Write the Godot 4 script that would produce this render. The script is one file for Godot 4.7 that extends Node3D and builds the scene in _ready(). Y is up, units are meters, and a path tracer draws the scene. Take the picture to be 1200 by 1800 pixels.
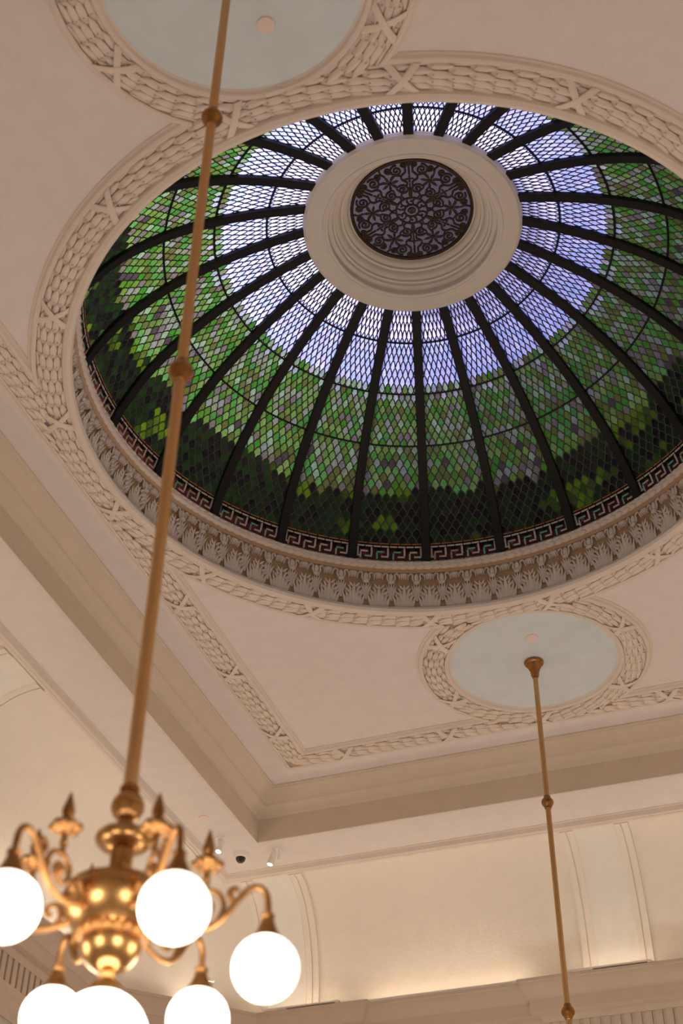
extends Node3D
# A domed banking-hall ceiling: stained-glass dome, garlanded plaster, brass chandeliers.
# Plan: x to the right, -z away from the camera, dome axis at x = z = 0, floor at y = 0. Profiles are written with y above the eye (E).

const E := 1.6                      # eye height
const HX := 2.645                   # coffer garland: outer half width
const HZ := 4.335                   # coffer garland: outer half length
const CD := 3.37                    # medallion centres at z = +-CD
const GW := 0.19                    # garland width
const PHI := -0.0068                # turn of the dome ribs
const SPIN := TAU / 24.0

var M := {}
var rng := RandomNumberGenerator.new()
var cam_pos := Vector3(1.858, E, 6.644)
var cam_basis := Basis.from_euler(Vector3(0.7133, 0.35, 0.0121))
const FPX := 2457.7
var taken := {}

# ------------------------------------------------------------------ mesh builder
class MB:
	var v := PackedVector3Array()
	var ix := PackedInt32Array()
	var col := PackedColorArray()
	func quad(a: Vector3, b: Vector3, c: Vector3, d: Vector3) -> void:
		var n := v.size()
		v.append_array(PackedVector3Array([a, b, c, d]))
		ix.append_array(PackedInt32Array([n, n + 1, n + 2, n, n + 2, n + 3]))
	func grid(p: PackedVector3Array, nu: int, nv: int) -> void:
		var n := v.size()
		v.append_array(p)
		for i in nu - 1:
			for j in nv - 1:
				var a := n + i * nv + j
				ix.append_array(PackedInt32Array([a, a + 1, a + nv + 1, a, a + nv + 1, a + nv]))
	func box(c: Vector3, s: Vector3, b := Basis.IDENTITY, bev := 0.0) -> void:
		var h := s / 2.0
		for ax in 3:
			for sg in [-1.0, 1.0]:
				var n := Vector3.ZERO; n[ax] = sg
				var u := Vector3.ZERO; u[(ax + 1) % 3] = 1.0
				var w := Vector3.ZERO; w[(ax + 2) % 3] = sg
				var hu: float = h[(ax + 1) % 3] - bev
				var hw: float = h[(ax + 2) % 3] - bev
				var o: Vector3 = n * h[ax]
				quad(c + b * (o - u * hu - w * hw), c + b * (o - u * hu + w * hw), c + b * (o + u * hu + w * hw), c + b * (o + u * hu - w * hw))
		if bev > 0.0:
			for ax in 3:
				var a1 := (ax + 1) % 3
				var a2 := (ax + 2) % 3
				for s1 in [-1.0, 1.0]:
					for s2 in [-1.0, 1.0]:
						var q := []
						for k in 4:
							var p := Vector3.ZERO
							p[ax] = (h[ax] - bev) * (-1.0 if k == 0 or k == 3 else 1.0)
							p[a1] = s1 * (h[a1] - (0.0 if k < 2 else bev))
							p[a2] = s2 * (h[a2] - (bev if k < 2 else 0.0))
							q.append(c + b * p)
						if s1 * s2 > 0: quad(q[0], q[1], q[2], q[3])
						else: quad(q[3], q[2], q[1], q[0])
	# turn a profile of Vector2(radius, y) round the y axis; corners sharper than the crease stay sharp
	func lathe(prof: Array, n: int, a0 := 0.0, a1 := TAU, crease := 0.55, c := Vector3.ZERO) -> void:
		for run in MB.runs(prof, crease):
			var p := PackedVector3Array()
			for i in n + 1:
				var a := lerpf(a0, a1, float(i) / n)
				var ca := cos(a)
				var sa := sin(a)
				for q in run:
					p.append(c + Vector3(q.x * ca, q.y, q.x * sa))
			grid(p, n + 1, run.size())
	static func runs(prof: Array, crease: float) -> Array:
		var out := []
		var cur := [prof[0]]
		for i in range(1, prof.size()):
			cur.append(prof[i])
			if i < prof.size() - 1:
				var d0: Vector2 = (prof[i] - prof[i - 1]).normalized()
				var d1: Vector2 = (prof[i + 1] - prof[i]).normalized()
				if absf(d0.angle_to(d1)) > crease:
					out.append(cur)
					cur = [prof[i]]
		out.append(cur)
		return out
	# carry a profile of Vector2(out, y) along a plan path of Vector2(x, z) with mitred corners; first..last pick the segments that are built
	func carry(prof: Array, path: Array, closed := false, first := 0, last := -1, crease := 0.55) -> void:
		var n := path.size()
		var segs := n if closed else n - 1
		if last < 0: last = segs - 1
		var mit := []
		for i in n:
			var d0: Vector2 = (path[i] - path[(i + n - 1) % n]).normalized()
			var d1: Vector2 = (path[(i + 1) % n] - path[i]).normalized()
			if not closed and i == 0: d0 = d1
			if not closed and i == n - 1: d1 = d0
			var n0 := Vector2(-d0.y, d0.x)
			var n1 := Vector2(-d1.y, d1.x)
			mit.append((n0 + n1) / (1.0 + n0.dot(n1)))
		for s in range(first, last + 1):
			var a: Vector2 = path[s]
			var b: Vector2 = path[(s + 1) % n]
			var ma: Vector2 = mit[s]
			var mb: Vector2 = mit[(s + 1) % n]
			for run in MB.runs(prof, crease):
				var p := PackedVector3Array()
				for k in 2:
					for q in run:
						var at: Vector2 = (a + ma * q.x) if k == 0 else (b + mb * q.x)
						p.append(Vector3(at.x, q.y, at.y))
				grid(p, 2, run.size())
	# a tube through points with one radius or one for each point
	func tube(pts: Array, rad, sides := 8, flat := 1.0, caps := true) -> void:
		var p := PackedVector3Array()
		var up := Vector3.UP
		var d_prev := Vector3.ZERO
		var n := pts.size()
		for i in n:
			var d: Vector3 = (pts[mini(i + 1, n - 1)] - pts[maxi(i - 1, 0)]).normalized()
			if i == 0:
				up = Vector3.RIGHT if absf(d.y) > 0.9 else Vector3.UP
			up = (up - d * up.dot(d)).normalized()
			var side := d.cross(up)
			var r: float = rad[i] if rad is Array else rad
			for k in sides + 1:
				var a := TAU * k / sides
				p.append(pts[i] + (up * cos(a) * flat + side * sin(a)) * r)
		grid(p, n, sides + 1)
		if caps:
			for e in [0, n - 1]:
				var b0 := v.size()
				v.append(pts[e])
				for k in sides + 1: v.append(p[e * (sides + 1) + k])
				for k in sides: ix.append_array(PackedInt32Array([b0, b0 + 1 + k, b0 + 2 + k] if e == 0 else [b0, b0 + 2 + k, b0 + 1 + k]))
	func ball(c: Vector3, r: Vector3, nu := 16, nv := 10) -> void:
		var p := PackedVector3Array()
		for i in nu + 1:
			for j in nv + 1:
				var a := TAU * i / nu
				var t := PI * j / nv
				p.append(c + Vector3(cos(a) * sin(t) * r.x, cos(t) * r.y, sin(a) * sin(t) * r.z))
		grid(p, nu + 1, nv + 1)
	func mesh(off := Vector3.ZERO) -> ArrayMesh:
		var nn := PackedVector3Array()
		nn.resize(v.size())
		for t in range(0, ix.size(), 3):
			var a := v[ix[t]]
			var f := (v[ix[t + 2]] - a).cross(v[ix[t + 1]] - a)
			nn[ix[t]] += f
			nn[ix[t + 1]] += f
			nn[ix[t + 2]] += f
		for i in nn.size():
			nn[i] = nn[i].normalized() if nn[i].length_squared() > 1e-20 else Vector3.UP
		var w := v
		if off != Vector3.ZERO:
			w = v.duplicate()
			for i in w.size(): w[i] += off
		var arr := []
		arr.resize(Mesh.ARRAY_MAX)
		arr[Mesh.ARRAY_VERTEX] = w
		arr[Mesh.ARRAY_NORMAL] = nn
		arr[Mesh.ARRAY_INDEX] = ix
		if col.size() == v.size(): arr[Mesh.ARRAY_COLOR] = col
		var m := ArrayMesh.new()
		m.add_surface_from_arrays(Mesh.PRIMITIVE_TRIANGLES, arr)
		return m

# ------------------------------------------------------------------ scene helpers
func numbered(called: String) -> String:
	taken[called] = taken.get(called, -1) + 1
	return called if taken[called] == 0 else "%s_%03d" % [called, taken[called]]

func tag(o: Node, label: String, category: String, group := "", kind := "") -> void:
	if label: o.set_meta("label", label)
	if category: o.set_meta("category", category)
	if group: o.set_meta("group", group)
	if kind: o.set_meta("kind", kind)

func thing(called: String, at: Vector3, label: String, category: String, group := "", kind := "") -> Node3D:
	var o := Node3D.new()
	o.name = numbered(called)
	add_child(o)
	o.position = at
	tag(o, label, category, group, kind)
	return o

func part(called: String, m: Mesh, mat: Material, parent: Node, xf := Transform3D.IDENTITY) -> MeshInstance3D:
	var o := MeshInstance3D.new()
	o.name = called
	o.mesh = m
	o.material_override = mat
	parent.add_child(o, true)
	o.transform = xf
	return o

func many(called: String, m: Mesh, mat: Material, parent: Node, xfs: Array) -> void:
	if xfs.is_empty(): return
	var mm := MultiMesh.new()
	mm.transform_format = MultiMesh.TRANSFORM_3D
	mm.mesh = m
	mm.instance_count = xfs.size()
	for i in xfs.size(): mm.set_instance_transform(i, xfs[i])
	var o := MultiMeshInstance3D.new()
	o.name = called
	o.multimesh = mm
	o.material_override = mat
	o.set_meta("kind", "stuff")
	parent.add_child(o, true)

# how large a spot shows in the photograph: pixels per metre squared, 0 outside the frame
func shows(at: Vector3) -> float:
	var q := cam_basis.inverse() * (at - cam_pos)
	if q.z > -0.5: return 0.0
	var px := FPX * q.x / -q.z
	var py := FPX * q.y / -q.z
	if absf(px) > 630 or absf(py) > 930: return 0.0
	return 1.0 / (q.z * q.z)

# the pieces that show largest become parts of their own, the rest one mass
func pieces(called: String, rest: String, m: Mesh, mat: Material, parent: Node3D, xfs: Array, most := 300) -> void:
	var order := []
	for x in xfs: order.append([shows(parent.position + x.origin), x])
	order.sort_custom(func(a, b): return a[0] > b[0])
	var left := []
	for i in order.size():
		if i < most and order[i][0] > 0.0: part(called, m, mat, parent, order[i][1])
		else: left.append(order[i][1])
	many(rest, m, mat, parent, left)

func mat(color: Color, rough := 0.8, metal := 0.0, spec := 0.5) -> StandardMaterial3D:
	var m := StandardMaterial3D.new()
	m.albedo_color = color
	m.roughness = rough
	m.metallic = metal
	m.metallic_specular = spec
	return m

func noise_tex(freq: float, ramp: Array, size := 512, seed_ := 1, octaves := 4, normal := false, strength := 4.0) -> NoiseTexture2D:
	var n := FastNoiseLite.new()
	n.seed = seed_
	n.frequency = freq
	n.fractal_octaves = octaves
	var t := NoiseTexture2D.new()
	t.width = size
	t.height = size
	t.seamless = true
	t.noise = n
	if normal:
		t.as_normal_map = true
		t.bump_strength = strength
	else:
		var g := Gradient.new()
		g.offsets = PackedFloat32Array([0.0, 0.5, 1.0])
		g.colors = PackedColorArray(ramp)
		t.color_ramp = g
	return t

func plaster(color: Color, rough := 0.85, grain := 0.35) -> StandardMaterial3D:
	var m := mat(color, rough, 0.0, 0.35)
	m.albedo_texture = M.plaster_mottle
	m.normal_enabled = true
	m.normal_texture = M.plaster_grain
	m.normal_scale = grain
	m.uv1_triplanar = true
	m.uv1_world_triplanar = true
	m.uv1_scale = Vector3(0.7, 0.7, 0.7)
	return m

# ------------------------------------------------------------------ the build
func _ready() -> void:
	rng.seed = 20240611
	view_and_light()
	materials()
	build_room()
	build_ceiling()
	build_dome_cornice()
	build_garlands()
	build_entablature()
	build_dome()
	build_oculus()
	build_chandeliers()
	build_fittings()

func view_and_light() -> void:
	var cam := Camera3D.new()
	cam.name = "camera"
	var ca := CameraAttributesPhysical.new()
	ca.frustum_focal_length = 12.0 / (900.0 / FPX)
	ca.exposure_aperture = ca.frustum_focal_length / 24.0      # a lens opening 24 mm wide
	ca.frustum_focus_distance = 11.6
	ca.frustum_near = 0.05
	ca.frustum_far = 200.0
	cam.attributes = ca
	cam.keep_aspect = Camera3D.KEEP_HEIGHT
	cam.fov = rad_to_deg(2.0 * atan(900.0 / FPX))
	add_child(cam)
	cam.transform = Transform3D(cam_basis, cam_pos)
	cam.current = true
	var env := Environment.new()
	env.background_mode = Environment.BG_SKY
	var sky := Sky.new()
	var sm := ProceduralSkyMaterial.new()
	sm.sky_top_color = Color(0.92, 0.90, 1.0)
	sm.sky_horizon_color = Color(0.80, 0.82, 1.0)
	sm.sky_curve = 0.25
	sm.ground_bottom_color = Color(0.12, 0.12, 0.12)
	sm.ground_horizon_color = Color(0.35, 0.35, 0.38)
	sm.sky_energy_multiplier = 1.9
	sky.sky_material = sm
	env.sky = sky
	env.tonemap_mode = Environment.TONE_MAPPER_LINEAR
	env.tonemap_exposure = 1.04
	env.sdfgi_enabled = true
	env.ssao_enabled = true
	env.ssil_enabled = true
	var sun := DirectionalLight3D.new()          # hazy sun on the roof, behind the viewer and to the left
	sun.name = "hazy_sun"
	sun.light_color = Color(1.0, 0.96, 0.94)
	sun.light_energy = 10.5
	sun.light_angular_distance = 14.0
	sun.sky_mode = DirectionalLight3D.SKY_MODE_LIGHT_ONLY
	sun.shadow_enabled = true
	add_child(sun)
	sun.transform = Transform3D(Basis.looking_at(-Vector3(-0.50, 0.60, 0.62), Vector3.UP), Vector3(0, 14, 0))
	var we := WorldEnvironment.new()
	we.name = "world"
	we.environment = env
	add_child(we)

func materials() -> void:
	M.plaster_mottle = noise_tex(0.012, [Color(0.97, 0.97, 0.97), Color(0.985, 0.985, 0.985), Color(1, 1, 1)], 512, 3, 4)
	M.plaster_grain = noise_tex(0.05, [], 512, 5, 4, true, 2.0)
	M.panel = plaster(Color8(226, 217, 214))
	M.mould = plaster(Color8(225, 211, 200))
	M.leafy = plaster(Color8(228, 213, 201), 0.8)
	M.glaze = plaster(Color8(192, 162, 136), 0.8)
	M.entablature = plaster(Color8(204, 184, 164))  # cream darkened: shade on the cornice is put into this colour
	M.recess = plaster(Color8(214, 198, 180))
	M.vault = plaster(Color8(231, 222, 211))
	M.rib = plaster(Color8(230, 226, 220))
	M.disc = plaster(Color8(212, 221, 228))
	M.wall = plaster(Color8(222, 208, 190))
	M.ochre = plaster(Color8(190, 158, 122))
	M.floor = mat(Color8(176, 158, 138), 0.35)
	M.roof = mat(Color8(158, 156, 152), 0.9)
	M.plaster_bright = plaster(Color8(238, 226, 214))
	M.iron = mat(Color8(24, 21, 20), 0.6, 0.0, 0.4)
	M.lead = mat(Color8(58, 54, 53), 0.45, 0.0, 0.5)
	M.bronze = mat(Color8(60, 44, 34), 0.5, 0.35, 0.5)
	M.brass = mat(Color8(190, 146, 92), 0.17, 1.0)
	M.rod = mat(Color8(206, 166, 118), 0.5, 1.0)
	M.brass_dull = mat(Color8(178, 132, 82), 0.36, 1.0)
	M.brass_dull.albedo_texture = noise_tex(0.03, [Color(0.72, 0.68, 0.62), Color(0.9, 0.88, 0.84), Color(1, 1, 1)], 256, 12, 4)
	M.brass_dull.uv1_triplanar = true
	M.brass_dull.uv1_scale = Vector3(3, 3, 3)
	M.globe = mat(Color8(255, 250, 242), 0.4)
	M.globe.emission_enabled = true
	M.globe.emission = Color(1.0, 0.93, 0.84)
	M.globe.emission_energy_multiplier = 3.2
	M.white = mat(Color8(235, 230, 224), 0.5)
	M.black = mat(Color8(14, 13, 13), 0.12, 0.0, 0.6)
	M.led = mat(Color8(255, 240, 220), 0.5)
	M.led.emission_enabled = true
	M.led.emission = Color(1.0, 0.84, 0.66)
	M.led.emission_energy_multiplier = 4.0
	M.lens = mat(Color8(255, 250, 240), 0.3)
	M.lens.emission_enabled = true
	M.lens.emission = Color(1.0, 0.95, 0.88)
	M.lens.emission_energy_multiplier = 3.0
	M.streak = noise_tex(0.018, [Color(0.34, 0.34, 0.34), Color(0.74, 0.74, 0.74), Color(1, 1, 1)], 512, 21, 5)
	M.ripple = noise_tex(0.03, [], 256, 22, 3, true, 3.0)
	M.glass = glass(Color.WHITE)
	M.glass.vertex_color_use_as_albedo = true

func glass(c: Color) -> StandardMaterial3D:
	var m := mat(c, 0.22, 0.0, 0.4)
	m.albedo_texture = M.streak
	m.uv1_triplanar = true
	m.uv1_world_triplanar = true
	m.uv1_scale = Vector3(13.0, 4.0, 13.0)
	m.normal_enabled = true
	m.normal_texture = M.ripple
	m.normal_scale = 0.5
	m.backlight_enabled = true
	m.backlight = Color(1, 1, 1)
	return m

func raise(p: Array) -> Array:
	var o := []
	for q in p: o.append(Vector2(q.x, q.y + E))
	return o

func spline(pts: Array, per := 6) -> Array:
	var out := []
	var n := pts.size()
	for i in n - 1:
		for k in per:
			out.append(pts[i].cubic_interpolate(pts[i + 1], pts[maxi(i - 1, 0)], pts[mini(i + 2, n - 1)], float(k) / per))
	out.append(pts[n - 1])
	return out

# ------------------------------------------------------------------ walls, vaults, floor
const NEAR := 9.4
func vault_curve(a: float) -> Array:      # Vector2(distance outwards from the beam edge, y), top to bottom, then straight down
	var c := []
	for i in 15:
		var t := PI / 2 * i / 14.0
		c.append(Vector2(a * sin(t), 5.45 + 1.05 * cos(t) + E))
	c.append(Vector2(a, 5.0 + E))
	return c

func far_curve() -> Array: return vault_curve(0.62)
func side_curve() -> Array: return vault_curve(0.85)

# a point of the far vault (side = 0) or of a side vault (side = -1 left, 1 right): k-th point of the curve at s along the wall, h proud of it
func vault_at(side: int, k: int, s: float, h := 0.0) -> Vector3:
	var c: Array = far_curve() if side == 0 else side_curve()
	var d: Vector2 = (c[mini(k + 1, c.size() - 1)] - c[maxi(k - 1, 0)]).normalized()
	var q: Vector2 = c[k] + Vector2(d.y, -d.x) * h      # inwards, to the room
	if side == 0: return Vector3(s, q.y, -5.5 - q.x)
	return Vector3(side * (3.82 + q.x), q.y, s)

func arch_rib(side: int, mid: float, parent: Node3D) -> void:
	var cross := [[-0.33, -0.01], [-0.33, 0.03], [-0.272, 0.03], [-0.268, 0.018], [-0.262, 0.018], [-0.258, 0.03], [-0.205, 0.03], [-0.19, 0.02], [0.19, 0.02], [0.205, 0.03], [0.258, 0.03], [0.262, 0.018], [0.268, 0.018], [0.272, 0.03], [0.33, 0.03], [0.33, -0.01]]
	var mb := MB.new()
	var pan := MB.new()
	for j in cross.size() - 1:
		var p := PackedVector3Array()
		for k in 16:
			p.append(vault_at(side, k, mid + cross[j][0], cross[j][1]))
			p.append(vault_at(side, k, mid + cross[j + 1][0], cross[j + 1][1]))
		(pan if j == 7 else mb).grid(p, 16, 2)
	for j in cross.size() - 1:       # the upper end
		mb.quad(vault_at(side, 0, mid + cross[j][0], cross[j][1]), vault_at(side, 0, mid + cross[j + 1][0], cross[j + 1][1]), vault_at(side, 0, mid + cross[j + 1][0], -0.02), vault_at(side, 0, mid + cross[j][0], -0.02))
	var r := part("arch_rib", mb.mesh(), M.vault, parent)
	part("rib_panel", pan.mesh(), M.rib, r)

func vault_sheet(side: int, s0: float, s1: float) -> ArrayMesh:
	var mb := MB.new()
	var p := PackedVector3Array()
	for k in 16:
		p.append(vault_at(side, k, s0))
		p.append(vault_at(side, k, s1))
	mb.grid(p, 16, 2)
	return mb.mesh()

func corner_vault(side: int) -> ArrayMesh:
	var mb := MB.new()
	var p := PackedVector3Array()
	for k in 16:
		for j in 7:
			var flat := vault_at(0, k, side * 3.60).lerp(vault_at(side, k, -4.95), j / 6.0)
			var square := vault_at(0, k, side * lerpf(3.60, 3.82, minf(j / 3.0, 1.0))) if j <= 3 else vault_at(side, k, lerpf(-5.5, -4.95, (j - 3) / 3.0))
			p.append(square.lerp(flat, minf(k / 9.0, 1.0)))
	mb.grid(p, 16, 7)
	return mb.mesh()

func slab(c: Vector3, s: Vector3) -> ArrayMesh:
	var mb := MB.new()
	mb.box(c, s)
	return mb.mesh()

func build_room() -> void:
	var top := 7.3 + E
	var f := thing("floor", Vector3.ZERO, "pale stone floor of the hall below the dome", "floor", "", "structure")
	part("paving", slab(Vector3(0, -0.1, 1.6), Vector3(10.6, 0.2, 16.4)), M.floor, f)
	var w := thing("wall_far", Vector3.ZERO, "cream coved wall beyond the coffered ceiling, behind the distant lamp rod", "wall", "", "structure")
	part("wall_face", slab(Vector3(0, top / 2, -6.31), Vector3(10.2, top, 0.3)), M.wall, w)
	part("cove", vault_sheet(0, -3.60, 3.60), M.vault, w)
	for x in [-3.30, 0.015, 3.30]: arch_rib(0, x, w)
	for side in [-1, 1]:
		part("corner_cove", corner_vault(side), M.vault, w)
		var mb := MB.new()
		var a := Vector3(side * 4.67, 0, -4.95)
		var b := Vector3(side * 3.60, 0, -6.12)
		mb.quad(a, b, b + Vector3(0, 5.3 + E, 0), a + Vector3(0, 5.3 + E, 0))
		part("corner_wall", mb.mesh(), M.wall, w)
	for side in [-1, 1]:
		var n := "left" if side < 0 else "right"
		var s := thing("wall_" + n, Vector3.ZERO, "cream coved side wall on the %s of the dome" % n, "wall", "", "structure")
		part("wall_face", slab(Vector3(side * 4.86, top / 2, 1.6), Vector3(0.3, top, 16.2)), M.wall, s)
		part("cove", vault_sheet(side, -4.95, NEAR), M.vault, s)
		for z in [-4.62, -1.405, 1.405, 4.98]: arch_rib(side, z, s)
	var nw := thing("wall_near", Vector3.ZERO, "cream wall behind the viewer", "wall", "", "structure")
	part("wall_face", slab(Vector3(0, top / 2, NEAR + 0.15), Vector3(10.2, top, 0.3)), M.wall, nw)

# ------------------------------------------------------------------ ceiling
func ring_to_rect(mb: MB, r: float, hx: float, z0: float, z1: float, y: float) -> void:
	var angles := []
	for i in 144: angles.append(TAU * i / 144.0)
	for c in [Vector2(hx, z0), Vector2(hx, z1), Vector2(-hx, z0), Vector2(-hx, z1)]: angles.append(fposmod(c.angle(), TAU))
	angles.sort()
	var n := mb.v.size()
	for a in angles:
		var d := Vector2(cos(a), sin(a))
		var t := 1e9
		if absf(d.x) > 1e-6: t = minf(t, hx / absf(d.x))
		if absf(d.y) > 1e-6: t = minf(t, (z1 if d.y > 0 else -z0) / absf(d.y))
		mb.v.append(Vector3(d.x * r, y, d.y * r))
		mb.v.append(Vector3(d.x * t, y, d.y * t))
	var m := angles.size()
	for i in m:
		var a := n + i * 2
		var b := n + ((i + 1) % m) * 2
		mb.ix.append_array(PackedInt32Array([a, a + 1, b + 1, a, b + 1, b]))

func rect_path(hx: float, hz: float) -> Array:      # its inward side, for carry(), is the outside of the rectangle
	return [Vector2(-hx, -hz), Vector2(-hx, hz), Vector2(hx, hz), Vector2(hx, -hz)]

func build_ceiling() -> void:
	var c := thing("ceiling", Vector3.ZERO, "cream plaster coffered ceiling round the stained glass dome", "ceiling", "", "structure")
	var mb := MB.new()
	ring_to_rect(mb, 2.46, HX + 0.285, -HZ - 0.285, HZ + 0.285, 7.0 + E)
	part("coffer_panel", mb.mesh(), M.panel, c)
	# stepped moulding down the sides of the coffer
	mb = MB.new()
	mb.carry(raise([Vector2(0.285, 7.001), Vector2(0.285, 6.985), Vector2(0.30, 6.98), Vector2(0.305, 6.97), Vector2(0.33, 6.965), Vector2(0.37, 6.94), Vector2(0.40, 6.905), Vector2(0.415, 6.88), Vector2(0.43, 6.88), Vector2(0.435, 6.868), Vector2(0.46, 6.855), Vector2(0.49, 6.83), Vector2(0.505, 6.80), Vector2(0.515, 6.795), Vector2(0.5435, 6.79), Vector2(0.5435, 6.56), Vector2(0.5435, 6.548)]), rect_path(HX, HZ), true)
	part("coffer_moulding", mb.mesh(), M.recess, c)
	mb = MB.new()
	mb.carry(raise([Vector2(0.5435, 6.552), Vector2(0.545, 6.542), Vector2(0.565, 6.540), Vector2(0.575, 6.545), Vector2(0.577, 6.5485)]), rect_path(HX, HZ), true)
	part("soffit_bead", mb.mesh(), M.mould, c)
	mb = MB.new()
	mb.carry(raise([Vector2(0.577, 6.5485), Vector2(1.085, 6.5485)]), rect_path(HX, HZ), true)
	mb.quad(Vector3(-3.73, 6.5485 + E, 5.41), Vector3(3.73, 6.5485 + E, 5.41), Vector3(3.73, 6.5485 + E, NEAR + 0.1), Vector3(-3.73, 6.5485 + E, NEAR + 0.1))
	part("soffit", mb.mesh(), M.panel, c)
	mb = MB.new()
	var edge := raise([Vector2(0.0, 6.5485), Vector2(0.003, 6.540), Vector2(0.012, 6.536), Vector2(0.026, 6.505), Vector2(0.030, 6.496), Vector2(0.036, 6.492), Vector2(0.052, 6.488), Vector2(0.056, 6.482), Vector2(0.085, 6.480), Vector2(0.088, 6.50), Vector2(0.10, 6.51)])
	mb.carry(edge, [Vector2(3.725, NEAR), Vector2(3.725, -5.417), Vector2(-3.725, -5.417), Vector2(-3.725, NEAR)])
	part("soffit_edge_moulding", mb.mesh(), M.mould, c)
	# medallions
	for s in [-1, 1]:
		mb = MB.new()
		mb.lathe(raise([Vector2(0.0, 6.992), Vector2(0.70, 6.990), Vector2(0.72, 6.994)]), 64, 0.0, TAU, 0.6, Vector3(0, 0, s * CD))
		part("medallion", mb.mesh(), M.disc, c)
	# roof deck, curb of the dome and beams above, outside the room
	mb = MB.new()
	ring_to_rect(mb, 2.95, 5.0, -6.45, NEAR + 0.35, 7.32 + E)
	ring_to_rect(mb, 2.95, 5.0, -6.45, NEAR + 0.35, 7.26 + E)
	part("roof_deck", mb.mesh(), M.roof, c)
	mb = MB.new()
	mb.lathe(raise([Vector2(2.47, 7.505), Vector2(2.80, 7.505), Vector2(2.80, 7.62), Vector2(2.95, 7.62), Vector2(2.95, 7.2)]), 96)
	part("dome_curb", mb.mesh(), M.roof, c)

# ------------------------------------------------------------------ carved cornice under the dome
# a point of a cornice leaf: x along the ring, y up, out of the wall by h
func on_cove(x: float, y: float, h: float) -> Vector3:
	var r := 2.462 + 0.06 * y - h
	return Vector3(r * cos(x / 2.45), y, r * sin(x / 2.45))

# one lobe: a blade along a curve of (x, y), standing out of the wall more towards its tip
func blade(mb: MB, pts: Array, width: float, h0: float, h1: float, curl := 0.0) -> void:
	var line := spline(pts, 3)
	var n := line.size()
	var p := PackedVector3Array()
	for i in n:
		var t := float(i) / (n - 1)
		var d: Vector2 = (line[mini(i + 1, n - 1)] - line[maxi(i - 1, 0)]).normalized()
		var side := Vector2(-d.y, d.x)
		var w := width * (0.45 + 0.55 * sin(PI * minf(t + 0.15, 1.0))) if t < 0.85 else width * 0.5 * (1.0 - (t - 0.85) / 0.16)
		var h := lerpf(h0, h1, t * t) - curl * maxf(0.0, t - 0.85) * 0.3
		for u in [-1.0, -0.45, 0.0, 0.45, 1.0]:
			var q: Vector2 = line[i] + side * u * w * 0.5
			p.append(on_cove(q.x, q.y, h + 0.010 * (1.0 - absf(u)) - (0.006 if u == 0.0 else 0.0)))
	mb.grid(p, n, 5)

func acanthus() -> ArrayMesh:
	var mb := MB.new()
	blade(mb, [Vector2(0, 0.012), Vector2(0, 0.09), Vector2(0, 0.17), Vector2(0, 0.235)], 0.040, 0.008, 0.062)
	for s in [-1.0, 1.0]:
		blade(mb, [Vector2(s * 0.022, 0.012), Vector2(s * 0.024, 0.08), Vector2(s * 0.030, 0.15), Vector2(s * 0.040, 0.215)], 0.032, 0.006, 0.054)
		blade(mb, [Vector2(s * 0.040, 0.012), Vector2(s * 0.046, 0.07), Vector2(s * 0.058, 0.13), Vector2(s * 0.072, 0.190)], 0.030, 0.004, 0.044)
		blade(mb, [Vector2(s * 0.058, 0.012), Vector2(s * 0.068, 0.06), Vector2(s * 0.080, 0.10), Vector2(s * 0.096, 0.145)], 0.028, 0.003, 0.034)
		for k in 4:
			var y := 0.125 + 0.03 * k
			var x := 0.010 + 0.012 * (3 - k)
			blade(mb, [Vector2(s * x, y - 0.02), Vector2(s * (x + 0.02), y + 0.005), Vector2(s * (x + 0.036), y + 0.012)], 0.017, 0.030 + 0.007 * k, 0.050 + 0.007 * k)
	return mb.mesh()

func sprig() -> ArrayMesh:          # the slim leaf between two great ones
	var mb := MB.new()
	blade(mb, [Vector2(0, 0.10), Vector2(0, 0.18), Vector2(0, 0.275)], 0.030, 0.006, 0.036)
	for s in [-1.0, 1.0]:
		blade(mb, [Vector2(s * 0.008, 0.13), Vector2(s * 0.022, 0.19), Vector2(s * 0.042, 0.245)], 0.024, 0.006, 0.040)
		blade(mb, [Vector2(s * 0.006, 0.17), Vector2(s * 0.014, 0.22), Vector2(s * 0.026, 0.268)], 0.020, 0.01, 0.040)
	return mb.mesh()

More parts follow.
